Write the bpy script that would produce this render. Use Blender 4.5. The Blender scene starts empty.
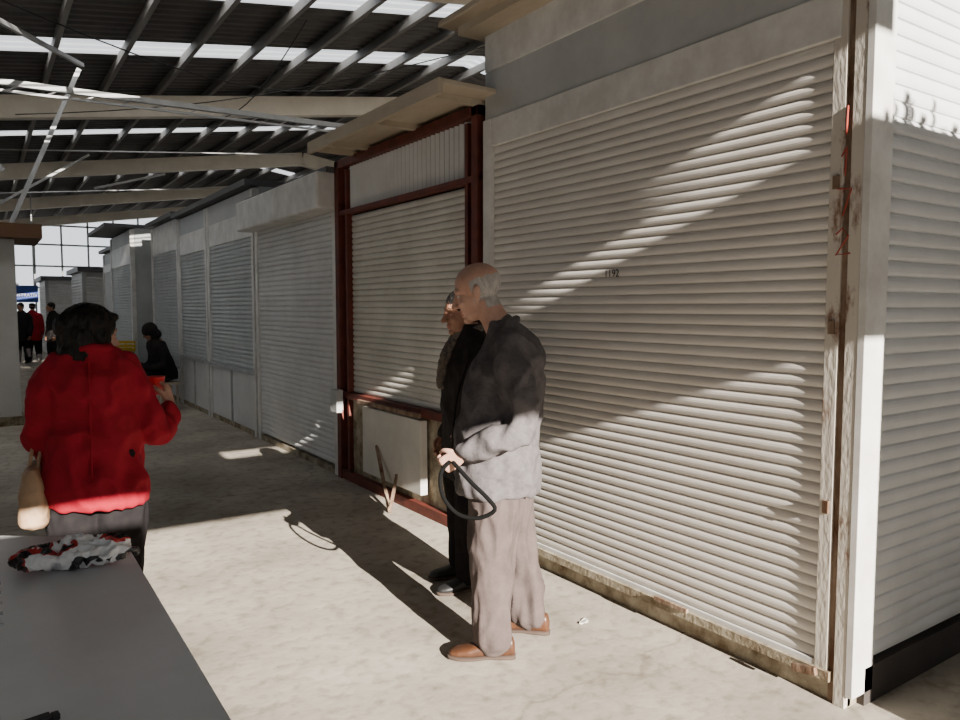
import bpy, bmesh, math, random
from mathutils import Vector, Matrix, noise
random.seed(7)
SC=bpy.context.scene
COL=SC.collection
# ------------------------------------------------------------ materials
def mat(name,c1,c2=None,rough=.6,metal=0,scale=6,bump=0,bscale=40,detail=6,stretch=(1,1,1),lo=.35,hi=.65,spec=.4,coat=0):
    m=bpy.data.materials.new(name);m.use_nodes=True
    nt=m.node_tree;N=nt.nodes;L=nt.links
    b=N['Principled BSDF'];b.inputs['Roughness'].default_value=rough;b.inputs['Metallic'].default_value=metal
    b.inputs['Specular IOR Level'].default_value=spec
    b.inputs['Base Color'].default_value=(*c1,1)
    tc=N.new('ShaderNodeTexCoord');mp=N.new('ShaderNodeMapping');mp.inputs['Scale'].default_value=stretch
    L.new(tc.outputs['Object'],mp.inputs['Vector'])
    if c2 is not None:
        n=N.new('ShaderNodeTexNoise');n.inputs['Scale'].default_value=scale;n.inputs['Detail'].default_value=detail
        n.inputs['Roughness'].default_value=.65
        L.new(mp.outputs['Vector'],n.inputs['Vector'])
        r=N.new('ShaderNodeValToRGB');r.color_ramp.elements[0].position=lo;r.color_ramp.elements[1].position=hi
        r.color_ramp.elements[0].color=(*c1,1);r.color_ramp.elements[1].color=(*c2,1)
        L.new(n.outputs['Fac'],r.inputs['Fac']);L.new(r.outputs['Color'],b.inputs['Base Color'])
    if bump:
        n2=N.new('ShaderNodeTexNoise');n2.inputs['Scale'].default_value=bscale;n2.inputs['Detail'].default_value=4
        L.new(mp.outputs['Vector'],n2.inputs['Vector'])
        bp=N.new('ShaderNodeBump');bp.inputs['Strength'].default_value=bump;bp.inputs['Distance'].default_value=.01
        L.new(n2.outputs['Fac'],bp.inputs['Height']);L.new(bp.outputs['Normal'],b.inputs['Normal'])
    return m
M={}
def mk(k,*a,**kw): M[k]=mat(k,*a,**kw)
mk('shutter_a',(.68,.655,.62),(.60,.57,.53),rough=.45,scale=2.2,stretch=(1,.6,1.6),bump=.05)
mk('shutter_side',(.66,.67,.68),(.56,.57,.58),rough=.45,scale=2.0)
mk('shutter_b',(.60,.585,.54),(.50,.485,.44),rough=.5,scale=3)
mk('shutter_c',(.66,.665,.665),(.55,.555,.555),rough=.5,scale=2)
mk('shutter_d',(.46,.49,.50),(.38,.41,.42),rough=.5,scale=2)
mk('white_frame',(.72,.72,.70),(.55,.54,.52),rough=.45,scale=5)
mk('grey_band',(.49,.50,.50),(.41,.42,.42),rough=.5,scale=3)
mk('groove_shade',(.30,.30,.29),rough=.6)  # dark tone for the shade between the corrugated panel's ribs
mk('red_paint',(.15,.032,.02),(.08,.02,.014),rough=.6,scale=9,bump=.2)
mk('rust_post',(.30,.22,.16),(.10,.045,.02),rough=.8,scale=11,bump=.4,stretch=(1,1,.35))
mk('pale_post',(.55,.51,.45),(.20,.11,.07),rough=.7,scale=7,bump=.25,stretch=(1.5,1.5,.6),lo=.56,hi=.66)
mk('dirty_base',(.40,.36,.27),(.13,.09,.05),rough=.9,scale=8,bump=.4)
mk('plywood',(.50,.44,.35),(.40,.34,.26),rough=.7,scale=5,stretch=(1,.3,1))
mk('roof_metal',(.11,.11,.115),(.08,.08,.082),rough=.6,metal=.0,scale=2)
mk('purlin',(.22,.22,.22),rough=.6)
mk('cream_steel',(.76,.72,.63),(.66,.62,.53),rough=.5,scale=3)
mk('galv',(.45,.47,.48),(.35,.36,.37),rough=.5,metal=.3,scale=6)
mk('dark_steel',(.10,.10,.105),rough=.5)
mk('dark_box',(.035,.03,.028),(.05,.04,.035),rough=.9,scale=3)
mk('white_wall',(.55,.54,.52),(.45,.45,.43),rough=.8,scale=2)
mk('hall_wall',(.20,.20,.20),(.15,.15,.15),rough=.8,scale=2)
mk('laminate',(.80,.81,.83),(.72,.73,.75),rough=.30,scale=3)
mk('edge_brown',(.14,.07,.035),rough=.6)
mk('black',(.012,.012,.013),(.02,.02,.02),rough=.5,scale=10)
mk('black_leather',(.006,.006,.006),rough=.9,spec=.05)
mk('skin',(.56,.34,.26),(.45,.25,.18),rough=.55,scale=18,bump=.08)
mk('skin_d',(.38,.20,.13),(.30,.14,.09),rough=.6,scale=18)
mk('hair_grey',(.50,.47,.44),(.34,.31,.29),rough=.8,scale=60,bump=.5,bscale=150,stretch=(1,1,.3))
mk('hair_black',(.006,.005,.005),(.012,.010,.009),rough=.5,scale=40,bump=.9,bscale=90,stretch=(1,1,.25),spec=.25)
mk('eye_white',(.5,.46,.42),rough=.3)
mk('eye_dark',(.02,.012,.01),rough=.15)
mk('lip',(.36,.13,.10),rough=.5)
mk('coat_charcoal',(.130,.118,.122),(.092,.083,.087),rough=.9,scale=40,bump=.25,bscale=120,spec=.2)
mk('coat_dark',(.020,.018,.019),(.032,.028,.027),rough=.9,scale=20,bump=.2,spec=.12)
mk('trousers_taupe',(.098,.076,.071),(.076,.058,.055),rough=.9,scale=14,bump=.2,bscale=80,spec=.2)
mk('trousers_dark',(.012,.011,.012),(.018,.016,.017),rough=.95,scale=20,spec=.08)
mk('shoe_tan',(.085,.034,.016),(.05,.022,.012),rough=.4,scale=14)
mk('sole',(.06,.04,.03),rough=.8)
mk('coat_red',(.35,.010,.028),(.25,.007,.018),rough=.85,scale=9,bump=.25,bscale=90,spec=.2)
mk('bag_beige',(.42,.28,.17),(.32,.20,.12),rough=.55,scale=9,bump=.2)
mk('cup_red',(.60,.02,.03),rough=.35)
mk('scarf',(.20,.16,.12),(.05,.05,.06),rough=.9,scale=50)
mk('sign_blue',(.02,.06,.28),rough=.5)
mk('paper',(.62,.60,.55),rough=.8)
mk('crate_yellow',(.55,.36,.03),(.45,.28,.02),rough=.5,scale=4)
mk('crate_green',(.05,.22,.06),rough=.5)
mk('graffiti_red',(.36,.06,.04),rough=.6)
mk('ink',(.03,.03,.03),rough=.7)
mk('ground',(.32,.30,.27),(.22,.21,.19),rough=.95,scale=.6)
def floor_mat():
    m=bpy.data.materials.new('concrete');m.use_nodes=True;nt=m.node_tree;N=nt.nodes;L=nt.links;b=N['Principled BSDF']
    b.inputs['Roughness'].default_value=.85;b.inputs['Specular IOR Level'].default_value=.25
    tc=N.new('ShaderNodeTexCoord')
    n=N.new('ShaderNodeTexNoise');n.inputs['Scale'].default_value=1.1;n.inputs['Detail'].default_value=9;n.inputs['Roughness'].default_value=.62
    L.new(tc.outputs['Object'],n.inputs['Vector'])
    r=N.new('ShaderNodeValToRGB');e=r.color_ramp.elements
    e[0].position=.32;e[0].color=(.25,.22,.18,1);e[1].position=.68;e[1].color=(.48,.44,.375,1)
    L.new(n.outputs['Fac'],r.inputs['Fac'])
    n3=N.new('ShaderNodeTexNoise');n3.inputs['Scale'].default_value=14;n3.inputs['Detail'].default_value=8
    L.new(tc.outputs['Object'],n3.inputs['Vector'])
    r3=N.new('ShaderNodeValToRGB');r3.color_ramp.elements[0].position=.30;r3.color_ramp.elements[0].color=(.62,.60,.56,1);r3.color_ramp.elements[1].position=.5;r3.color_ramp.elements[1].color=(1,1,1,1)
    L.new(n3.outputs['Fac'],r3.inputs['Fac'])
    mx=N.new('ShaderNodeMixRGB');mx.blend_type='MULTIPLY';mx.inputs[0].default_value=.8
    L.new(r.outputs[0],mx.inputs[1]);L.new(r3.outputs[0],mx.inputs[2])
    v=N.new('ShaderNodeTexVoronoi');v.feature='DISTANCE_TO_EDGE';v.inputs['Scale'].default_value=.42
    nd=N.new('ShaderNodeTexNoise');nd.inputs['Scale'].default_value=2.5;nd.inputs['Detail'].default_value=6
    L.new(tc.outputs['Object'],nd.inputs['Vector'])
    mv=N.new('ShaderNodeMixRGB');mv.inputs[0].default_value=.35
    L.new(tc.outputs['Object'],mv.inputs[1]);L.new(nd.outputs['Color'],mv.inputs[2]);L.new(mv.outputs[0],v.inputs['Vector'])
    rv=N.new('ShaderNodeValToRGB');rv.color_ramp.elements[0].position=0;rv.color_ramp.elements[0].color=(.5,.47,.42,1);rv.color_ramp.elements[1].position=.005;rv.color_ramp.elements[1].color=(1,1,1,1)
    L.new(v.outputs['Distance'],rv.inputs['Fac'])
    m2=N.new('ShaderNodeMixRGB');m2.blend_type='MULTIPLY';m2.inputs[0].default_value=.55
    L.new(mx.outputs[0],m2.inputs[1]);L.new(rv.outputs[0],m2.inputs[2]);L.new(m2.outputs[0],b.inputs['Base Color'])
    bp=N.new('ShaderNodeBump');bp.inputs['Strength'].default_value=.35;bp.inputs['Distance'].default_value=.01
    L.new(n3.outputs['Fac'],bp.inputs['Height']);L.new(bp.outputs['Normal'],b.inputs['Normal'])
    return m
M['concrete']=floor_mat()
def skylight_mat():
    m=bpy.data.materials.new('skylight_panel');m.use_nodes=True;nt=m.node_tree;N=nt.nodes;L=nt.links
    for n in list(N):
        if n.type!='OUTPUT_MATERIAL':N.remove(n)
    o=[n for n in N][0]
    a=N.new('ShaderNodeBsdfTranslucent');a.inputs[0].default_value=(.95,.95,.95,1)
    t=N.new('ShaderNodeBsdfTransparent');x=N.new('ShaderNodeMixShader');x.inputs[0].default_value=.45
    L.new(a.outputs[0],x.inputs[1]);L.new(t.outputs[0],x.inputs[2]);L.new(x.outputs[0],o.inputs['Surface'])
    return m
M['skylight']=skylight_mat()
def bag_mat():
    m=bpy.data.materials.new('printed_plastic');m.use_nodes=True;nt=m.node_tree;N=nt.nodes;L=nt.links;b=N['Principled BSDF'];b.inputs['Roughness'].default_value=.28
    tc=N.new('ShaderNodeTexCoord');n=N.new('ShaderNodeTexNoise');n.inputs['Scale'].default_value=9;n.inputs['Detail'].default_value=1
    L.new(tc.outputs['Object'],n.inputs['Vector'])
    r=N.new('ShaderNodeValToRGB');r.color_ramp.interpolation='CONSTANT';e=r.color_ramp.elements
    e[0].position=0;e[0].color=(.015,.015,.018,1);e[1].position=.40;e[1].color=(.45,.03,.03,1)
    x=e.new(.44);x.color=(.84,.85,.87,1);x=e.new(.66);x.color=(.03,.03,.035,1)
    L.new(n.outputs['Fac'],r.inputs['Fac']);L.new(r.outputs[0],b.inputs['Base Color'])
    return m
M['print_bag']=bag_mat()
# ------------------------------------------------------------ mesh helpers
class MB:
    def __init__(s): s.v=[];s.f=[]
    def add(s,v,f):
        o=len(s.v);s.v+= [tuple(x) for x in v];s.f+=[tuple(i+o for i in q) for q in f];return s
    def box(s,x0,x1,y0,y1,z0,z1):
        v=[(x,y,z) for x in(x0,x1) for y in(y0,y1) for z in(z0,z1)]
        return s.add(v,[(0,1,3,2),(4,6,7,5),(0,4,5,1),(2,3,7,6),(0,2,6,4),(1,5,7,3)])
    def loft(s,rings,cap=True):
        n=len(rings[0]);v=[p for r in rings for p in r];f=[]
        for i in range(len(rings)-1):
            for j in range(n):
                k=(j+1)%n;f.append((i*n+j,i*n+k,(i+1)*n+k,(i+1)*n+j))
        if cap:
            f.append(tuple(reversed(range(n))));f.append(tuple(range((len(rings)-1)*n,len(rings)*n)))
        return s.add(v,f)
    def tube(s,pts,rads,n=12,flat=None,sub=4,smooth=True):
        pts=[Vector(p) for p in pts]
        if not isinstance(rads,(list,tuple)):rads=[rads]*len(pts)
        if smooth and len(pts)>2:
            P=[];R=[]
            for i in range(len(pts)-1):
                p0=pts[max(i-1,0)];p1=pts[i];p2=pts[i+1];p3=pts[min(i+2,len(pts)-1)]
                for k in range(sub):
                    t=k/sub
                    P.append(.5*((2*p1)+(p2-p0)*t+(2*p0-5*p1+4*p2-p3)*t*t+(3*p1-p0-3*p2+p3)*t**3))
                    R.append(rads[i]*(1-t)+rads[i+1]*t)
            P.append(pts[-1]);R.append(rads[-1]);pts,rads=P,R
        d=[]
        for i in range(len(pts)):
            a=pts[max(i-1,0)];b=pts[min(i+1,len(pts)-1)];d.append((b-a).normalized())
        ref=Vector((0,0,1)) if abs(d[0].z)<.9 else Vector((1,0,0))
        u=(ref-d[0]*ref.dot(d[0])).normalized();rings=[]
        fl=flat or 1
        def ring(c,u,v,r): return [c+u*math.cos(2*math.pi*j/n)*r+v*math.sin(2*math.pi*j/n)*r*fl for j in range(n)]
        for i,p in enumerate(pts):
            u=(u-d[i]*u.dot(d[i])).normalized();v=d[i].cross(u);r=rads[i]
            if i==0:
                for t in(80,50,25): rings.append(ring(p-d[i]*r*math.sin(math.radians(t)),u,v,r*math.cos(math.radians(t))))
            rings.append(ring(p,u,v,r))
            if i==len(pts)-1:
                for t in(25,50,80): rings.append(ring(p+d[i]*r*math.sin(math.radians(t)),u,v,r*math.cos(math.radians(t))))
        return s.loft(rings)
    def bar(s,a,b,w,h=None):
        a=Vector(a);b=Vector(b);h=h or w;d=(b-a).normalized();ref=Vector((0,0,1)) if abs(d.z)<.95 else Vector((1,0,0))
        u=d.cross(ref).normalized();v=u.cross(d)
        r=lambda c:[c+u*w/2+v*h/2,c-u*w/2+v*h/2,c-u*w/2-v*h/2,c+u*w/2-v*h/2]
        return s.loft([r(a),r(b)])
    def ell(s,c,r,rot=None,n=16,m=10):
        c=Vector(c);R=(rot or Matrix.Identity(3));rings=[]
        for i in range(1,m):
            t=-math.pi/2+math.pi*i/m
            rings.append([c+R@Vector((math.cos(t)*math.cos(2*math.pi*j/n)*r[0],math.cos(t)*math.sin(2*math.pi*j/n)*r[1],math.sin(t)*r[2])) for j in range(n)])
        return s.loft(rings)
    def rings(s,L,n=28,pw=2.4):
        out=[]
        for (z,cx,cy,rx,ry) in L:
            q=[]
            for j in range(n):
                a=2*math.pi*j/n;ct,st=math.cos(a),math.sin(a)
                q.append(Vector((cx+math.copysign(abs(ct)**(2/pw),ct)*rx,cy+math.copysign(abs(st)**(2/pw),st)*ry,z)))
            out.append(q)
        return s.loft(out)
    def obj(s,name,m=None,parent=None,smooth=False,bevel=0):
        me=bpy.data.meshes.new(name);me.from_pydata(s.v,[],s.f);me.update()
        bm=bmesh.new();bm.from_mesh(me);bmesh.ops.recalc_face_normals(bm,faces=bm.faces);bm.to_mesh(me);bm.free()
        o=bpy.data.objects.new(name,me);COL.objects.link(o)
        if m:me.materials.append(M[m] if isinstance(m,str) else m)
        if parent:o.parent=parent
        if smooth:
            for p in me.polygons:p.use_smooth=True
        if bevel:
            b=o.modifiers.new('b','BEVEL');b.width=bevel;b.segments=2;b.limit_method='ANGLE'
        return o
def empty(name,loc=(0,0,0),rz=0,scale=1):
    e=bpy.data.objects.new(name,None);COL.objects.link(e);e.location=loc;e.rotation_euler=(0,0,rz);e.scale=(scale,)*3;e.empty_display_size=.1;return e
def organic(mb,name,m,parent,voxel=.012,sm=4,amp=0,freq=(8,8,4),smf=.5,sag=0):
    o=mb.obj(name,None,None)
    r=o.modifiers.new('r','REMESH');r.mode='VOXEL';r.voxel_size=voxel
    s=o.modifiers.new('s','SMOOTH');s.iterations=sm;s.factor=smf
    bpy.context.view_layer.update()
    dg=bpy.context.evaluated_depsgraph_get();me=bpy.data.meshes.new_from_object(o.evaluated_get(dg))
    o.modifiers.clear();o.data=me;me.materials.clear();me.materials.append(M[m])
    if amp:
        ns=[v.normal.copy() for v in me.vertices]
        for v,nn in zip(me.vertices,ns):
            q=Vector((v.co.x*freq[0],v.co.y*freq[1],v.co.z*freq[2]))
            a=noise.noise(q)+.5*noise.noise(q*2.3)
            a=(1-abs(a)*2)
            v.co+=nn*amp*(a-.5)
    for p in me.polygons:p.use_smooth=True
    me.update();o.parent=parent;return o
# ------------------------------------------------------------ camera
cam=bpy.data.cameras.new('camera');co=bpy.data.objects.new('camera',cam);COL.objects.link(co)
cam.sensor_width=36;cam.lens=740/960*36;cam.clip_end=300;cam.clip_start=.05
co.location=(0,0,1.55);co.rotation_euler=(math.radians(90-4.02),0,-math.radians(34.05));SC.camera=co
# ------------------------------------------------------------ room shell
b=MB();b.box(-6,16,-9,36,-.1,0);b.obj('floor','concrete')
b=MB();b.box(-80,90,-80,120,-.2,-.12);b.obj('ground','ground')
RS=.15
def rz(x): return 4.75+RS*x if x<7.6 else 4.75+RS*7.6-RS*(x-7.6)
strips=[(8.75,9.4),(11.15,11.8),(17.15,17.65),(23.3,23.85),(29.4,30.0)]
roof=empty('ceiling')
def sheet(y0,y1,name,m):
    b=MB();p=.2;n=max(1,round((y1-y0)/p));p=(y1-y0)/n;pr=[]
    for i in range(n):
        y=y0+i*p;pr+=[(y,0),(y+p*.35,0),(y+p*.5,.045),(y+p*.85,.045)]
    pr.append((y1,0))
    xs=[-6,7.6,16];v=[];f=[];k=len(pr)
    for x in xs:
        for (y,dz) in pr:v.append((x,y,rz(x)+.12+dz))
    for a in range(2):
        for i in range(k-1):f.append((a*k+i,a*k+i+1,(a+1)*k+i+1,(a+1)*k+i))
    b.add(v,f);b.obj(name,m,roof)
ys=[-5.0]+[q for s in strips for q in s]+[36.0]
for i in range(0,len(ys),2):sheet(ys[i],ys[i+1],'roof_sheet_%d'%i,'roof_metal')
for i,(a,c) in enumerate(strips):sheet(a,c,'skylight_%d'%i,'skylight')
b=MB()
for k in range(23):
    x=-3.3+.85*k
    b.bar((x,-5,rz(x)+.045),(x,36,rz(x)+.045),.06,.13)
b.obj('purlins','purlin',roof)
b=MB()
for y in(1.0,7.4,13.6,20.1,26.8,33.2):
    b.bar((-6,y,rz(-6)-.22),(7.6,y,rz(7.6)-.22),.2,.34);b.bar((7.6,y,rz(7.6)-.22),(16,y,rz(16)-.22),.2,.34)
b.obj('rafters','cream_steel',roof)
b=MB()
b.bar((-3.5,11,4.26),(6.9,11,4.42),.07,.07);b.bar((-3.5,11,4.16),(6.9,11,4.32),.03,.03)
for k in range(24): b.bar((-3.5+.43*k,11,4.16+.0066*k),(-3.5+.43*k+.21,11,4.27+.0066*k),.015)
b.bar((1.3,12,4.9),(.35,12,2.55),.06);b.bar((.0,9.2,4.6),(1.3,11.6,4.85),.05);b.bar((.35,12,3.4),(-.6,12,4.6),.05)
b.bar((2.2,19,5.0),(.2,19,3.6),.05);b.bar((4.0,20,4.9),(2.4,20,4.4),.05)
for y in(5,16,22.5):
    b.bar((-3,y,4.05),(7,y+3,5.55),.025)
b.obj('tie_bars','galv',roof)
b=MB()
for (a,c) in [((.2,8,4.3),(5.5,11.5,5.2)),((.0,14,4.5),(7,8,5.5)),((3.5,9,5.1),(3.5,14,4.9))]:
    a=Vector(a);c=Vector(c);pts=[a.lerp(c,t/6)-Vector((0,0,.35*math.sin(math.pi*t/6))) for t in range(7)]
    b.tube(pts,.008,n=6,sub=2)
b.obj('cables','black',roof)
e=empty('window_1')
b=MB()
for k in range(23): x=-6+k*1.0;b.bar((x,36,0),(x,36,rz(x)+.1),.07)
for z in(.05,1.2,2.4,3.3,4.2,5.0):b.bar((-6,36,z),(16,36,z),.07)
b.obj('mullions','galv',e)
b=MB();b.box(-6,16,36.0,36.05,0,1.25);b.obj('window_sill_panel','white_wall',e)
b=MB();b.box(16,16.15,-9,36.1,0,4.7);b.obj('wall_right','hall_wall')
b=MB();b.box(-6.15,-6,-9,36.1,0,3.0);b.box(-6.15,-6,-9,36.1,3.5,4.0);b.obj('wall_left_sky_block','hall_wall')  # unseen wall added to keep sky light out and darken the hall
b=MB();b.box(-6,16,-9.15,-9,0,2.4);b.obj('rear_sky_block','hall_wall')  # unseen wall added to cut sky light from behind the camera
# unseen gable added to cut the low sun; its gaps shape the sunlit bands
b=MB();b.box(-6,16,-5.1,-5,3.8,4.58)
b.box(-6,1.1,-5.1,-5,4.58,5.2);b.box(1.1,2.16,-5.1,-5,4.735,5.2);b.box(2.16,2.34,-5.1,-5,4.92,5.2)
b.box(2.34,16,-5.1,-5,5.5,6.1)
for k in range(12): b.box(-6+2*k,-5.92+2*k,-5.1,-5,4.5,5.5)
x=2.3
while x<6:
    w=random.uniform(.02,.07);b.box(x,x+w,-5.08,-5.04,4.5,4.6+random.uniform(.0,.16));x+=w+random.uniform(0,.05)  # jagged strips added to roughen the sun's edge on the side wall
b.obj('wall_back_sun_mask','roof_metal')
# ------------------------------------------------------------ stalls
def slats(name,axis,plane,a0,a1,z0,z1,pitch,m,parent,depth=.012):
    n=max(1,round((z1-z0)/pitch));p=(z1-z0)/n;pr=[]
    for i in range(n):
        z=z0+i*p
        for t,d in((0,.0),(.06,-.25),(.12,.55),(.3,.9),(.5,1),(.72,.85),(.92,.45)):
            pr.append((z+t*p,d*depth))
    pr.append((z1,0));v=[];f=[];k=len(pr)
    for a in(a0,a1):
        for z,d in pr: v.append((plane-d,a,z) if axis=='x' else (a,plane-d,z))
    for i in range(k-1):f.append((i,i+1,k+i+1,k+i))
    return MB().add(v,f).obj(name,m,parent)
def text(s,loc,rot,size,m,parent,name):
    c=bpy.data.curves.new(name,'FONT');c.body=s;c.size=size;c.extrude=.0005;c.materials.append(M[m])
    o=bpy.data.objects.new(name,c);COL.objects.link(o);o.location=loc;o.rotation_euler=rot;o.parent=parent;return o
WX=2.73
# --- stall A
A=empty('shade_stall')
MB().box(2.80,5.2,1.53,3.93,.12,3.06).obj('body','shutter_side',A)
MB().box(2.735,5.2,1.50,3.96,0,.10).obj('plinth','dirty_base',A)
MB().box(2.70,2.76,1.56,3.96,.085,.125).obj('base_rail','dirty_base',A)
slats('roller_shutter','x',WX,1.63,3.87,.10,2.56,.047,'shutter_a',A,depth=.010)
MB().box(2.715,2.76,1.63,3.87,.10,.15).obj('bottom_bar','white_frame',A,bevel=.004)
b=MB();b.box(2.69,2.80,3.87,3.95,.10,2.73);b.box(2.705,2.80,1.60,3.95,2.56,2.735);b.obj('shutter_box','white_frame',A,bevel=.006)
b=MB();b.box(2.715,2.80,1.50,3.96,2.735,3.03);b.obj('header_panel','grey_band',A,bevel=.004)
b=MB();b.box(2.705,2.80,1.60,3.95,3.03,3.3);b.obj('header_upper','white_frame',A,bevel=.004)
b=MB();b.box(2.714,2.80,1.575,1.63,.10,3.3);b.obj('guide_rail','pale_post',A,bevel=.003)
b=MB();b.box(2.725,2.76,1.545,1.575,0,3.3);b.obj('rusty_gap','rust_post',A)
b=MB();b.box(2.713,2.76,1.50,1.548,0,3.3);b.obj('corner_post','pale_post',A,bevel=.003)
b=MB();b.box(2.712,2.86,1.47,1.50,.05,3.3);b.obj('corner_trim','white_frame',A,bevel=.003)
slats('side_cladding','y',1.50,2.86,5.2,.16,3.3,.06,'shutter_side',A,depth=.010)
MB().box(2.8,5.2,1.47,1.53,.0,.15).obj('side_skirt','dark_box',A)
MB().box(2.45,5.3,1.35,4.10,3.30,3.34).obj('roof_slab','plywood',A,bevel=.01)
MB().box(2.55,2.78,3.2,4.02,3.25,3.30).obj('roof_batten','plywood',A)
b=MB()
def stroke(pts,zo): b.tube([(2.713,1.595-u*.06,zo+v*.10) for u,v in pts],.0035,n=6,sub=2,smooth=False)
stroke([(.5,1),(.45,0)],2.20);stroke([(.2,.7),(.5,1),(.45,0)],2.05);stroke([(0,1),(.9,.95),(.4,0)],1.90);stroke([(0,.8),(.4,1),(.8,.7),(0,0),(.9,.05)],1.75)
b.obj('painted_number','graffiti_red',A)
text('1192',(2.716,2.86,1.71),(math.radians(90),0,math.radians(-90)),.055,'ink',A,'stencil_number')
b=MB();b.bar((2.69,2.25,.135),(2.69,2.45,.135),.015,.02);b.bar((2.69,3.45,.135),(2.69,3.6,.135),.015,.02);b.bar((2.68,1.6,.12),(2.68,1.7,.10),.02,.03);b.obj('latches','rust_post',A)
b=MB()
for z,y in((.75,1.60),(1.45,1.6),(2.0,1.6)): b.box(2.704,2.72,y-.012,y+.012,z,z+.05)
b.obj('hinges','rust_post',A)
# --- stall B
B=empty('shade_stall')
MB().box(2.86,5.2,4.0,6.3,0,2.8).obj('body','dark_box',B)
b=MB()
b.box(2.68,2.76,4.0,4.07,0,2.85);b.box(2.68,2.76,6.22,6.30,0,2.85);b.box(2.68,2.76,4.0,6.3,2.78,2.85);b.box(2.69,2.76,4.0,6.3,2.37,2.41)
b.box(2.69,2.76,4.0,6.3,.0,.08);b.box(2.69,2.76,4.05,6.25,.74,.80);b.box(2.70,2.76,4.14,4.18,0,2.76);b.box(2.70,2.76,6.08,6.12,0,2.76)
b.obj('frame','red_paint',B,bevel=.004)
slats('roller_shutter','x',2.76,4.18,6.08,.80,2.36,.05,'shutter_b',B)
b=MB();pr=[];n=30
for i in range(n*2+1): pr.append((4.18+(6.08-4.18)*i/(n*2),2.75-(.028 if i%2 else 0)))
v=[(x,y,z) for z in(2.41,2.78) for (y,x) in pr];k=len(pr);b.add(v,[(i,i+1,k+i+1,k+i) for i in range(k-1)]);b.obj('corrugated_panel','shutter_c',B)
b=MB()
for i in range(n+1): y=4.18+1.9*i/n;b.box(2.742,2.750,y-.010,y+.010,2.41,2.78)
b.obj('panel_groove_shade','groove_shade',B)  # dark bars in the recesses, painted shade to give the panel relief
MB().box(2.66,2.72,4.72,5.72,.16,.72).obj('counter_flap','shutter_b',B,bevel=.006)
MB().box(2.74,2.80,4.1,6.2,.08,.74).obj('lower_panel','dirty_base',B)
b=MB();b.bar((2.66,5.45,.42),(2.52,4.95,.0),.025);b.bar((2.66,5.1,.25),(2.52,4.95,.0),.02);b.bar((2.64,4.7,.76),(2.64,5.75,.76),.03);b.obj('flap_leg','rust_post',B)
MB().box(2.32,5.2,3.84,5.95,2.88,2.91).obj('canopy','plywood',B,bevel=.005)
b=MB();b.box(2.30,2.33,3.84,5.95,2.82,2.91)
for y in(4.0,4.8,5.6,5.88): b.box(2.33,2.8,y,y+.05,2.84,2.88)
b.obj('canopy_fascia','plywood',B)
MB().box(2.60,2.66,6.12,6.26,.62,.82).obj('meter_box','grey_band',B)
def stall(y0,y1,x,zs0,zs1,ztop,sm,box=False,low=True,over=0,header='grey_band'):
    S=empty('shade_stall')
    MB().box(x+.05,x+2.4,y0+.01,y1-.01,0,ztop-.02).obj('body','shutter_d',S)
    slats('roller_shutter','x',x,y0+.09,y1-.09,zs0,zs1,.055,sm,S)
    b=MB();b.box(x-.03,x+.06,y0+.01,y0+.09,0,ztop-.05);b.box(x-.03,x+.06,y1-.09,y1-.01,0,ztop-.05);b.obj('guide_rails','white_frame',S,bevel=.004)
    if box: MB().box(x-.22,x+.06,y0-.03,y1+.05,zs1-.02,ztop).obj('shutter_box','white_frame',S,bevel=.02)
    else: MB().box(x-.02,x+.06,y0+.09,y1-.09,zs1,ztop-.3).obj('shutter_box','white_frame',S,bevel=.01);MB().box(x-.01,x+.06,y0+.02,y1-.02,ztop-.3,ztop-.04).obj('header_panel',header,S)
    if low:
        MB().box(x-.01,x+.05,y0+.09,y1-.09,.06,zs0-.06).obj('lower_panel','shutter_c',S,bevel=.005)
        b=MB();b.box(x-.06,x+.05,y0+.05,y1-.05,zs0-.05,zs0);b.box(x-.03,x+.05,(y0+y1)/2-.02,(y0+y1)/2+.02,.05,zs0);b.obj('ledge','galv',S)
    MB().box(x-.02,x+2.3,y0,y1,0,.06).obj('plinth','dirty_base',S)
    MB().box(x-.12-over,x+2.4,y0-.02,y1+.02,ztop-.02,ztop+.05).obj('roof_slab','dark_steel',S)
    return S
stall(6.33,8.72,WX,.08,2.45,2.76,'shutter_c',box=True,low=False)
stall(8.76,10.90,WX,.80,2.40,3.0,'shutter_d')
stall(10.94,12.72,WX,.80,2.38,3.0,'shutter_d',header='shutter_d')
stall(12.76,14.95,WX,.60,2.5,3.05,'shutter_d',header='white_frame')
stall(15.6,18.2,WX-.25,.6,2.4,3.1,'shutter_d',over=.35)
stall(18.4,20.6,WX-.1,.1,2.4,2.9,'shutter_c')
def kiosk(x0,x1,y0,y1,h):
    S=empty('market_kiosk')
    MB().box(x0,x1,y0+.03,y1,0,h).obj('body','shutter_c',S)
    slats('front_cladding','y',y0,x0+.05,x1-.05,.1,h-.25,.09,'shutter_c',S,depth=.02)
    slats('side_cladding','x',x0,y0,y1,.1,h-.25,.09,'shutter_c',S,depth=.02)
    MB().box(x0-.15,x1+.1,y0-.25,y1,h-.12,h+.02).obj('roof_slab','dark_steel',S)
    b=MB();b.box(x0-.02,x0+.08,y0-.02,y0+.06,0,h);b.box(x1-.08,x1+.02,y0-.02,y0+.06,0,h);b.obj('posts','galv',S)
kiosk(2.5,4.2,24,27,2.7);kiosk(1.9,3.4,29,32,2.6);kiosk(-.6,1.1,31,34,2.4)
S=empty('stall_column');MB().box(-.35,.42,11.5,11.95,0,2.45).obj('shaft','white_wall',S,bevel=.01)
MB().box(-.4,.45,11.45,12.0,0,.12).obj('base','dirty_base',S)
MB().box(-1.2,.72,11.2,12.6,2.45,2.63).obj('canopy','edge_brown',S)
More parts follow.
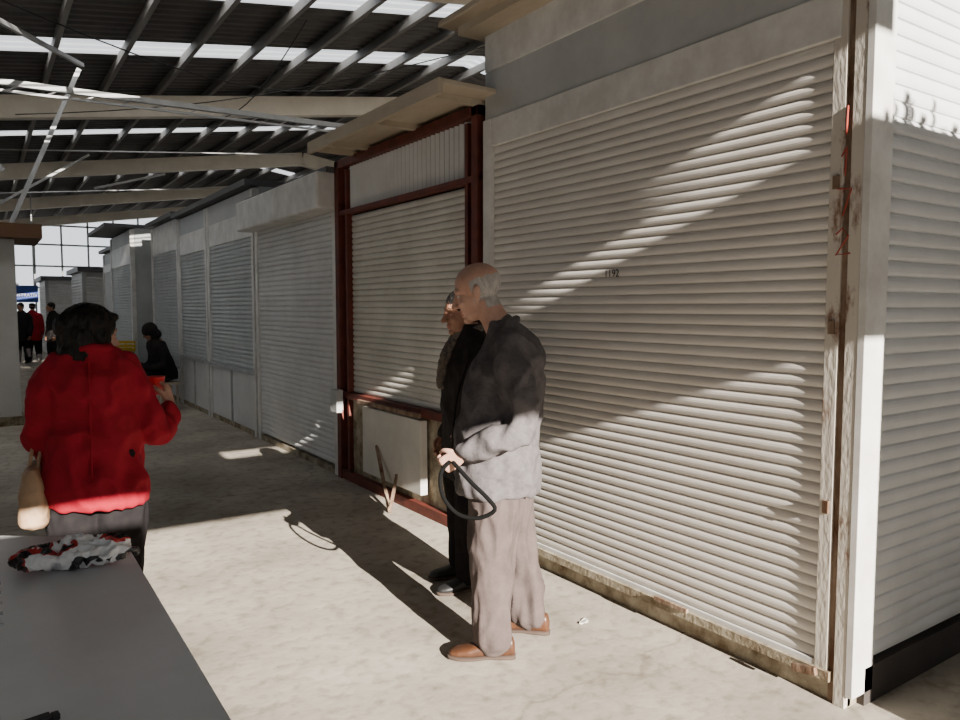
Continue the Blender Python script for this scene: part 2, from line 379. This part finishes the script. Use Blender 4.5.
def shade_block(x0,x1,y0,y1,h):  # unseen stall-shaped block, added only to throw shade into view
    S=empty('shade_stall');MB().box(x0,x1,y0,y1,0,h).obj('body','shutter_c',S)
    slats('roller_shutter','y',y0,x0+.1,x1-.1,.1,h-.3,.06,'shutter_c',S);MB().box(x0,x1+.0,y0-.1,y1,h,h+.06).obj('roof_slab','dark_steel',S)
shade_block(2.66,5.2,-4,-1,3.1);shade_block(-3.0,-.10,-7.6,-5.3,3.7)  # added out of view to keep sun off the side wall and table
S=empty('hanging_sign');MB().box(.45,1.5,25.9,25.95,1.72,2.22).obj('board','sign_blue',S)
text('BIROU\nADMINISTRATIV',(.53,25.89,2.02),(math.radians(90),0,0),.13,'paper',S,'lettering')
b=MB();b.bar((.55,25.92,2.2),(.55,25.92,4.8),.03);b.bar((1.4,25.92,2.2),(1.4,25.92,4.9),.03);b.obj('hangers','galv',S)
def crate(x,y,z,m):
    S=empty('plastic_crate');b=MB();w,d,h=.52,.36,.19
    b.box(x,x+w,y,y+d,z,z+.02)
    for zz in(.02,.08,.15):
        b.box(x,x+w,y,y+.02,z+zz,z+zz+.035);b.box(x,x+w,y+d-.02,y+d,z+zz,z+zz+.035);b.box(x,x+.02,y,y+d,z+zz,z+zz+.035);b.box(x+w-.02,x+w,y,y+d,z+zz,z+zz+.035)
    for xx in(x,x+w/3,x+2*w/3,x+w-.025):b.box(xx,xx+.025,y-.002,y+.018,z,z+h)
    for yy in(y,y+d-.02):b.box(x,x+.02,yy,yy+.02,z,z+h)
    b.obj('shell',m,S)
S=empty('market_bench');b=MB();b.box(1.75,2.45,14.6,15.3,.52,.56)
for x in(1.78,2.40):
    for y in(14.63,15.25):b.box(x,x+.04,y,y+.04,0,.52)
b.obj('bench_frame','dark_steel',S)
MB().box(1.8,2.4,14.7,15.2,.05,.4).obj('shelf_box','dark_box',S)
crate(1.82,14.8,.56,'crate_green');crate(1.84,14.8,.755,'crate_yellow')
# ------------------------------------------------------------ table
T=empty('market_table')
poly=[(.375,1.30),(.385,2.80),(.03,3.06),(-.02,1.30)]
def prism(poly,z0,z1):
    return [[Vector((x,y,z)) for x,y in poly] for z in(z0,z1)]
MB().loft(prism(poly,.725,.752)).obj('table_top','laminate',T,bevel=.002)
MB().loft(prism([(x*1.004,y*1.001) for x,y in poly],.715,.725)).obj('edge_band','edge_brown',T)
MB().box(.22,.385,1.285,1.30,.712,.7525).obj('end_band','edge_brown',T)
b=MB()
for x,y in((.02,1.4),(.33,1.4),(.33,2.5),(.05,2.6)): b.box(x,x+.03,y,y+.03,0,.715)
b.box(.03,.35,1.42,1.44,.66,.715);b.box(.335,.355,1.4,2.5,.67,.715);b.obj('legs','dark_steel',T)
S=empty('wire_rack');b=MB()
for k in range(14): b.bar((-.10,2.05+k*.08,0 if k%13==0 else .3),(-.10,2.05+k*.08,.86),.008)
for z in(.3,.5,.7,.86): b.bar((-.10,2.05,z),(-.10,3.09,z),.01)
for k in range(14): b.bar((-.10,2.05+k*.08,.80),(.02,2.05+k*.08,.80),.007)
b.obj('wires','galv',S)
b=MB();b.ell((0,0,.030),(.155,.075,.034),n=28,m=12);b.ell((.09,.03,.045),(.06,.05,.030));b.ell((-.08,-.02,.03),(.09,.07,.03));b.ell((.0,.02,.06),(.05,.04,.02));b.tube([(.13,.0,.03),(.16,.01,.03),(.175,.02,.02)],[.02,.012,.006])
S=empty('plastic_bag',(.215,2.55,.757),math.radians(-24))
o=organic(b,'crumpled_film','print_bag',S,voxel=.004,sm=1,amp=.016,freq=(26,26,26))
mz=min(v.co.z for v in o.data.vertices)
for v in o.data.vertices: v.co.z=max(v.co.z-mz-.004,0)
S=empty('cigarette_lighter',(.055,1.60,.754),math.radians(10));b=MB();b.box(-.04,.03,-.012,.012,0,.016);b.box(.03,.045,-.009,.009,0,.014);b.obj('case','black',S,bevel=.003)
for (x,y,s,r) in [(2.42,2.66,.035,.4)]:
    S=empty('paper_litter',(x,y,.001),r);b=MB();b.loft([[Vector((s*math.cos(t)*(1+.3*math.sin(3*t)),s*.5*math.sin(t),z+.006*abs(math.sin(2*t)))) for t in [i*math.pi/6 for i in range(12)]] for z in(0,.0015)]);b.obj('scrap','paper',S)
# ------------------------------------------------------------ people
def head(parent,loc,yaw,pitch,hair,skin='skin',sc=1.0,roll=0):
    H=empty('head',loc);H.rotation_euler=(roll,pitch,yaw);H.scale=(sc,)*3;H.parent=parent
    b=MB();b.ell((-.012,0,.035),(.100,.078,.086),n=24,m=16);b.ell((.03,0,-.025),(.062,.062,.088),n=20,m=14);b.ell((.03,0,-.078),(.052,.052,.036));b.ell((.072,0,-.100),(.020,.024,.018))
    b.tube([(.086,0,.022),(.100,0,-.005),(.114,0,-.030)],[.008,.010,.014],n=10);b.ell((.098,.012,-.034),(.012,.009,.009));b.ell((.098,-.012,-.034),(.012,.009,.009))
    b.tube([(.068,-.048,.022),(.084,-.025,.030),(.086,0,.026),(.084,.025,.030),(.068,.048,.022)],.009,n=10)
    for s in(1,-1):
        b.ell((.060,.038*s,-.030),(.024,.022,.022))
        R=Matrix.Rotation(-.25,3,'Y')@Matrix.Rotation(.35*s,3,'Z')
        b.ell((-.012,.081*s,-.008),(.020,.008,.034),R);b.ell((-.006,.077*s,-.036),(.009,.007,.012))
    b.tube([(.076,-.024,-.064),(.090,-.010,-.060),(.092,0,-.061),(.090,.010,-.060),(.076,.024,-.064)],.0065,n=8)
    b.tube([(.074,-.020,-.070),(.087,-.009,-.074),(.089,0,-.075),(.087,.009,-.074),(.074,.020,-.070)],.0075,n=8)
    b.tube([(-.020,0,-.05),(-.035,0,-.12),(-.055,0,-.20)],[.056,.057,.068],n=18)
    o=organic(b,'face',skin,H,voxel=.0042,sm=3)
    me=o.data;me.materials.append(M['lip']);me.materials.append(M['hair_grey'])
    for p in me.polygons:
        c=p.center
        if c.x>.080 and abs(c.y)<.022 and -.080<c.z<-.056:p.material_index=1
        if hair=='fringe' and c.z<.052-.25*max(0,c.x+.02)+.008*noise.noise(c*60) and c.z>-.078 and c.x<.012 and abs(c.y)<.080 and not(c.x>-.030 and c.z<-.040): p.material_index=2
    for s in(1,-1):
        MB().ell((.0735,.032*s,.004),(.0105,.013,.008)).obj('eye','eye_white' if hair=='fringe' else skin,H,smooth=True)
        MB().ell((.082,.033*s,.004),(.003,.0045,.0035)).obj('iris','eye_dark',H,smooth=True)
        MB().tube([(.086,.018*s,.031),(.085,.032*s,.034),(.074,.048*s,.028)],[.0025,.0035,.002],n=8).obj('eyebrow','hair_grey' if hair=='fringe' else 'hair_black',H,smooth=True)
    if hair=='woman':
        b=MB();b.ell((-.026,0,.045),(.110,.096,.090),n=24,m=16);b.ell((-.068,0,-.015),(.072,.094,.090));b.ell((-.072,.0,-.085),(.068,.086,.072));b.ell((-.10,.02,.03),(.055,.065,.06))
        for s in(1,-1): b.ell((-.015,.078*s,-.01),(.042,.022,.06));b.ell((.05,.03*s,.082),(.030,.045,.022))
        organic(b,'hair','hair_black',H,voxel=.005,sm=4,amp=.006,freq=(38,38,14))
    if hair=='short':
        b=MB();b.ell((-.022,0,.045),(.106,.086,.090),n=24,m=16);b.ell((-.05,0,-.01),(.062,.078,.065))
        organic(b,'hair','hair_black',H,voxel=.006,sm=3,amp=.004,freq=(38,38,20))
    if hair=='cap':
        b=MB();b.ell((-.012,0,.065),(.112,.092,.062),n=24);b.ell((.09,0,.055),(.06,.07,.010));b.ell((-.05,0,.0),(.06,.080,.06))
        organic(b,'flat_cap','coat_dark',H,voxel=.006,sm=3,amp=.003)
    if hair=='hood':
        b=MB();b.ell((-.02,0,.035),(.125,.112,.115),n=24);b.ell((-.05,0,-.07),(.11,.12,.09))
        organic(b,'hood','coat_dark',H,voxel=.008,sm=3,amp=.006)
    return H
def hand(parent,wrist,fdir,thumb,left,curl=(35,45,30),skin='skin',spread=1):
    X=Vector(fdir).normalized();Y=Vector(thumb);Y=(Y-X*Y.dot(X)).normalized();Z=X.cross(Y)
    pn=Z if left else -Z
    W=Vector(wrist)
    P=lambda x,y,z:W+X*x+Y*y+pn*z
    b=MB();rings=[]
    for (x,w,t) in((-.03,.026,.021),(.0,.028,.020),(.03,.036,.017),(.06,.041,.015),(.088,.040,.013),(.096,.034,.009)):
        rings.append([P(x,math.cos(2*math.pi*j/16)*w,math.sin(2*math.pi*j/16)*t) for j in range(16)])
    b.loft(rings)
    b.tube([P(.02,.018,.008),P(.045,.026,.010)],[.016,.014])
    for i,(y,ln) in enumerate(((.030,.072),(.0105,.080),(-.0105,.074),(-.030,.058))):
        x,z,a=.085-.004*abs(i-1),0,0;pts=[P(x-.02,y,z),P(x,y,z)]
        seg=(ln*.45,ln*.30,ln*.25)
        for k in range(3):
            a+=math.radians(curl[k]*(1+.07*i));x+=seg[k]*math.cos(a);z+=seg[k]*math.sin(a)
            pts.append(P(x,y*(1+.05*k*spread),z))
        b.tube(pts,[.009,.0092,.0085,.0078,.0068],n=10,sub=3)
    b.tube([P(.018,.025,.006),P(.045,.045,.016),P(.068,.050,.032),P(.086,.044,.046)],[.013,.0115,.0095,.0080],n=10,sub=3)
    return organic(b,'hand_left' if left else 'hand_right',skin,parent,voxel=.0028,sm=2)
def shoe(parent,x,y,z,yaw,m,name,sc=1):
    c,s=math.cos(yaw),math.sin(yaw)
    def ring(px,hw,z0,z1):
        q=[]
        for j in range(16):
            a=2*math.pi*j/16;ct,st=math.cos(a),math.sin(a)
            yy=math.copysign(abs(ct)**.8,ct)*hw;zz=(z0+z1)/2+math.copysign(abs(st)**.8,st)*(z1-z0)/2
            X=px*c-yy*s;Y=px*s+yy*c;q.append(Vector((x+X*sc,y+Y*sc,z+zz*sc)))
        return q
    b=MB();b.loft([ring(*r) for r in((-.105,.020,.02,.07),(-.095,.032,.015,.10),(-.05,.038,.015,.115),(.0,.040,.015,.110),(.05,.045,.015,.080),(.10,.049,.015,.062),(.15,.044,.015,.052),(.178,.030,.018,.042),(.190,.012,.02,.034))])
    organic(b,name,m,parent,voxel=.006,sm=2)
    b=MB();b.loft([ring(*r) for r in((-.108,.018,0,.022),(-.09,.034,0,.024),(-.04,.036,0,.024),(.02,.036,.003,.022),(.08,.048,0,.020),(.14,.047,0,.020),(.185,.028,0.002,.022),(.196,.010,.005,.024))])
    b.obj(name+'_sole','sole',parent,smooth=True)
def standing(name,loc,hd,coat,trs,shoe_m,torso,armL,armR,legL,legR,hp,hair,arm_r=(.078,.064,.050),leg_r=(.128,.098,.080),skin='skin',sc=1,fold=.012,trf=.010,headsc=1,hip=.86):
    P=empty(name,loc,math.atan2(hd[1],hd[0]),sc)
    b=MB();b.rings(torso)
    for a in(armL,armR): b.tube(a,[arm_r[0],arm_r[0]*.95,arm_r[1],arm_r[1]*.92,arm_r[2]] if len(a)==5 else list(arm_r),n=16)
    organic(b,'coat',coat,P,voxel=.010,sm=4,amp=fold,freq=(7,7,5))
    b=MB();b.rings([(hip+.12,-.01,0,.12,.17),(hip+.0,-.015,0,.13,.185),(hip-.08,-.015,0,.125,.18),(hip-.13,-.01,0,.09,.15)])
    for l in(legL,legR): b.tube(l,[leg_r[0],leg_r[0]*.93,leg_r[1],leg_r[2]*1.02,leg_r[2]],n=18)
    organic(b,'trousers',trs,P,voxel=.010,sm=4,amp=trf,freq=(10,10,3.2))
    head(P,hp[0],hp[1],hp[2],hair,skin,headsc)
    return P
fwd=Vector((.56,.8285));left=Vector((-.8285,.56))
# --- old man in sun
h=(left*.985+fwd*.10)
torso=[(.72,.01,0,.175,.210),(.74,.01,0,.185,.218),(.85,.012,0,.190,.226),(1.0,.01,0,.190,.228),(1.13,.0,0,.185,.228),(1.25,-.025,0,.172,.228),(1.34,-.045,0,.150,.220),(1.41,-.045,0,.115,.178),(1.46,-.02,0,.085,.115),(1.50,.01,0,.066,.078),(1.515,.02,0,.055,.065)]
P1=standing('elderly_man',(1.93,2.69,0),h,'coat_charcoal','trousers_taupe','shoe_tan',torso,
  [(-.05,.17,1.37),(-.075,.225,1.27),(-.11,.27,1.07),(.01,.265,.99),(.13,.235,.935)],
  [(-.05,-.17,1.37),(-.06,-.225,1.27),(-.07,-.27,1.08),(.03,-.25,1.0),(.12,-.2,.96)],
  [(.01,.085,.86),(.01,.095,.70),(.03,.11,.48),(.03,.12,.26),(.02,.13,.105)],
  [(-.01,-.085,.86),(-.02,-.095,.70),(-.05,-.12,.48),(-.10,-.15,.26),(-.125,-.15,.105)],
  ((.105,0,1.62),-.10,.30),'fringe',headsc=1.06,leg_r=(.128,.105,.088),fold=.022,trf=.018,arm_r=(.082,.068,.050))
shoe(P1,.03,.13,0,.1,'shoe_tan','shoe_left');shoe(P1,-.12,-.15,0,-.15,'shoe_tan','shoe_right')
hand(P1,(.15,.23,.925),(.75,-.15,-.45),(.5,.2,.8),True,curl=(45,55,35))
hand(P1,(.14,-.19,.955),(.8,.2,-.3),(.4,.2,.8),False,curl=(40,50,30))
b=MB();b.tube([(.18,.25,.90),(.10,.30,.83),(.03,.32,.77),(.0,.315,.72),(.07,.30,.68),(.16,.28,.69),(.225,.26,.76),(.235,.245,.85),(.20,.235,.90)],.009,n=8);b.obj('bag_strap','black_leather',P1,smooth=True)
b=MB();b.tube([(.04,.02,1.50),(-.02,.075,1.48),(-.07,.0,1.50),(-.02,-.075,1.48),(.04,-.02,1.50)],[.012,.018,.02,.018,.012],n=10);organic(b,'collar','coat_charcoal',P1,voxel=.006,sm=2)
b=MB();b.tube([(.205,.03,.76),(.215,.03,.95),(.195,.03,1.15),(.14,.03,1.33)],.007,n=8);organic(b,'coat_edge','coat_dark',P1,voxel=.004,sm=1)
# --- companion, standing beyond him, also looking down the aisle
h=(left*.9-fwd*.35).normalized()
t2=[(.62,-.02,0,.150,.20),(.64,-.02,0,.158,.208),(.85,-.02,0,.155,.208),(1.0,-.01,0,.155,.205),(1.15,-.01,0,.150,.205),(1.26,-.02,0,.140,.205),(1.33,-.03,0,.125,.195),(1.40,-.03,0,.10,.155),(1.45,-.01,0,.075,.095),(1.48,.0,0,.062,.07)]
P2=standing('man_in_dark_coat',(2.24,3.43,0),h,'coat_dark','trousers_dark','black',t2,
  [(-.03,.16,1.34),(-.04,.195,1.24),(-.05,.215,1.04),(.0,.20,.92),(.07,.19,.84)],
  [(-.03,-.16,1.34),(-.04,-.195,1.24),(-.05,-.215,1.04),(.0,-.20,.92),(.07,-.19,.84)],
  [(-.01,.09,.82),(.0,.10,.66),(.02,.11,.46),(.03,.11,.25),(.03,.11,.10)],
  [(-.01,-.09,.82),(.0,-.10,.66),(.0,-.10,.46),(.0,-.10,.25),(.0,-.10,.10)],
  ((.04,0,1.55),.0,.15),'short',skin='skin_d',sc=.985)
shoe(P2,.04,.11,0,.1,'black','shoe_left');shoe(P2,.01,-.10,0,-.1,'black','shoe_right')
hand(P2,(.085,.19,.82),(.35,-.1,-.9),(.9,0,.3),True,skin='skin_d');hand(P2,(.085,-.19,.82),(.35,.1,-.9),(.9,0,.3),False,skin='skin_d')
b=MB();b.tube([(.03,.04,1.46),(-.04,.075,1.46),(-.08,0,1.48),(-.04,-.075,1.46),(.04,-.04,1.46),(.07,.0,1.43),(.03,.04,1.46)],.024,n=10);b.tube([(.07,-.01,1.42),(.13,-.02,1.30),(.15,-.03,1.15)],[.03,.035,.035],flat=.5);organic(b,'scarf','scarf',P2,voxel=.008,sm=2,amp=.004,freq=(20,20,20))
# --- woman in red
hw=Vector((.20,.98)).normalized()
t3=[(.72,-.02,0,.155,.200),(.735,-.02,0,.163,.208),(.84,-.02,0,.160,.205),(.96,-.015,0,.140,.186),(1.07,-.01,0,.130,.172),(1.18,-.01,0,.132,.178),(1.27,-.02,0,.122,.176),(1.33,-.025,0,.100,.150),(1.37,-.02,0,.078,.100),(1.40,-.01,0,.066,.075),(1.43,0,0,.058,.066)]
P3=standing('woman_in_red_coat',(.39,3.52,0),hw,'coat_red','trousers_dark','black',t3,
  [(-.02,.13,1.29),(-.03,.165,1.20),(-.03,.20,1.02),(.06,.18,.95),(.14,.11,.93)],
  [(-.02,-.13,1.29),(-.02,-.18,1.19),(.0,-.235,1.01),(.08,-.275,1.04),(.13,-.295,1.085)],
  [(-.01,.085,.80),(.0,.09,.64),(.0,.09,.45),(-.01,.09,.25),(-.02,.09,.10)],
  [(-.01,-.085,.80),(.0,-.09,.64),(.01,-.09,.45),(.0,-.09,.25),(-.01,-.09,.10)],
  ((.02,-.005,1.435),-.85,.10),'woman',arm_r=(.072,.060,.045),leg_r=(.118,.085,.065),headsc=1.0,hip=.83,fold=.024)
shoe(P3,.0,.09,0,.1,'black','shoe_left',.88);shoe(P3,.0,-.09,0,-.1,'black','shoe_right',.88)
hand(P3,(.145,-.300,1.11),(.50,.12,.80),(-.6,.3,.6),False,curl=(38,50,40))
hand(P3,(.16,.10,.93),(.7,-.5,.1),(0,.0,1),True,curl=(50,50,30))
def cyl_cup(P,c,r0,r1,hh):
    c=Vector(c);b=MB();n=24
    ring=lambda z,r:[c+Vector((r*math.cos(2*math.pi*j/n),r*math.sin(2*math.pi*j/n),z)) for j in range(n)]
    b.loft([ring(0,r0),ring(hh,r1),ring(hh+.002,r1+.002),ring(hh+.004,r1),ring(hh+.002,r1-.003),ring(.006,r0-.003)]);b.obj('cup','cup_red',P,smooth=True)
    b=MB();b.loft([ring(hh-.012,r1-.002),ring(hh-.010,r1-.003)]);b.obj('coffee','edge_brown',P)
cyl_cup(P3,(.205,-.240,1.150),.028,.041,.080)
b=MB();b.tube([(.0,.03,1.385),(-.06,.075,1.375),(-.09,.0,1.385),(-.06,-.075,1.375),(.0,-.03,1.385)],[.015,.02,.022,.02,.015],n=10);organic(b,'collar','coat_red',P3,voxel=.006,sm=2)
b=MB();b.tube([(-.172,0,.76),(-.158,0,.95),(-.147,0,1.1),(-.145,0,1.25),(-.12,0,1.34)],.004,n=6);b.obj('back_seam','coat_red',P3,smooth=True)
S=empty('handbag');S.parent=P3
b=MB();b.rings([(.66,.0,.22,.15,.045),(.68,.0,.22,.175,.058),(.77,.0,.22,.170,.060),(.88,.0,.22,.145,.040),(.905,.0,.22,.14,.022)],pw=3.5);organic(b,'body','bag_beige',S,voxel=.007,sm=3,amp=.006,freq=(14,14,10))
for yy in(.205,.235):
    b=MB();b.tube([(-.08,yy,.89),(-.04,yy-.01,.98),(.02,yy-.02,1.02),(.07,yy-.01,.98),(.10,yy,.89)],.007,n=8);b.obj('strap','bag_beige',S,smooth=True)
# --- seated vendor
P4=empty('seated_vendor',(2.42,12.6,0),math.radians(190))
b=MB();b.rings([(.42,-.02,0,.17,.20),(.55,-.02,0,.17,.205),(.75,.04,0,.15,.20),(.92,.10,0,.14,.20),(1.0,.13,0,.11,.16),(1.06,.15,0,.07,.09)])
for s in(1,-1): b.tube([(.10,.17*s,.97),(.08,.24*s,.80),(.12,.25*s,.66),(.25,.19*s,.62),(.36,.10*s,.64)],[.075,.07,.06,.055,.045],n=14)
organic(b,'coat','coat_dark',P4,voxel=.014,sm=4,amp=.014)
b=MB();b.ell((0,0,.46),(.19,.19,.09))
for s in(1,-1): b.tube([(.02,.09*s,.47),(.22,.12*s,.50),(.42,.13*s,.48),(.44,.13*s,.28),(.40,.13*s,.10)],[.10,.095,.075,.06,.055],n=14)
organic(b,'trousers','trousers_dark',P4,voxel=.014,sm=4,amp=.008)
for s in(1,-1): shoe(P4,.42,.13*s,0,0,'black','shoe')
hand(P4,(.36,.09,.64),(.7,-.4,0),(0,0,1),True,skin='skin_d');hand(P4,(.36,-.09,.64),(.7,.4,0),(0,0,1),False,skin='skin_d')
head(P4,(.21,0,1.17),.1,.45,'hood','skin_d')
b=MB();b.box(-.17,.15,-.17,.17,.33,.37)
for x in(-.16,.11):
    for y in(-.16,.13):b.box(x,x+.03,y,y+.03,0,.33)
b.obj('stool','plywood',P4)
for i,(x,y,c,a) in enumerate([(.62,23.6,'coat_dark',100),(.98,24.4,'coat_dark',250),(1.28,25.0,'coat_red',80),(1.65,23.2,'coat_dark',200)]):
    hh=(math.cos(math.radians(a)),math.sin(math.radians(a)))
    P=standing('shopper',(x,y,0),hh,c,'trousers_dark','black',t2,
      [(-.03,.16,1.34),(-.04,.205,1.24),(-.03,.23,1.04),(.03,.23,.92),(.06,.22,.80)],[(-.03,-.16,1.34),(-.04,-.205,1.24),(-.03,-.23,1.04),(.03,-.23,.92),(.06,-.22,.80)],
      [(-.01,.09,.82),(.0,.10,.66),(.0,.11,.46),(.0,.12,.25),(-.01,.12,.10)],[(-.01,-.09,.82),(.0,-.10,.66),(.02,-.11,.46),(.02,-.12,.25),(.02,-.12,.10)],
      ((.04,0,1.57),0,.05),'short' if i%2 else 'cap',skin='skin_d')
    for s in(1,-1):
        shoe(P,.0,.12*s,0,0,'black','shoe');hand(P,(.065,.22*s,.77),(.15,0,-1),(1,0,0),s>0,skin='skin_d')
# ------------------------------------------------------------ light
w=bpy.data.worlds.new('sky');SC.world=w;w.use_nodes=True
bg=w.node_tree.nodes['Background'];bg.inputs[0].default_value=(.88,.94,1.0,1);bg.inputs[1].default_value=1.55
s=bpy.data.lights.new('sun','SUN');s.energy=28;s.angle=math.radians(.28);s.color=(1,.91,.80)
so=bpy.data.objects.new('sun',s);COL.objects.link(so);so.location=(0,-20,20)
so.rotation_euler=Vector((.075,1,-.36)).to_track_quat('-Z','Y').to_euler()
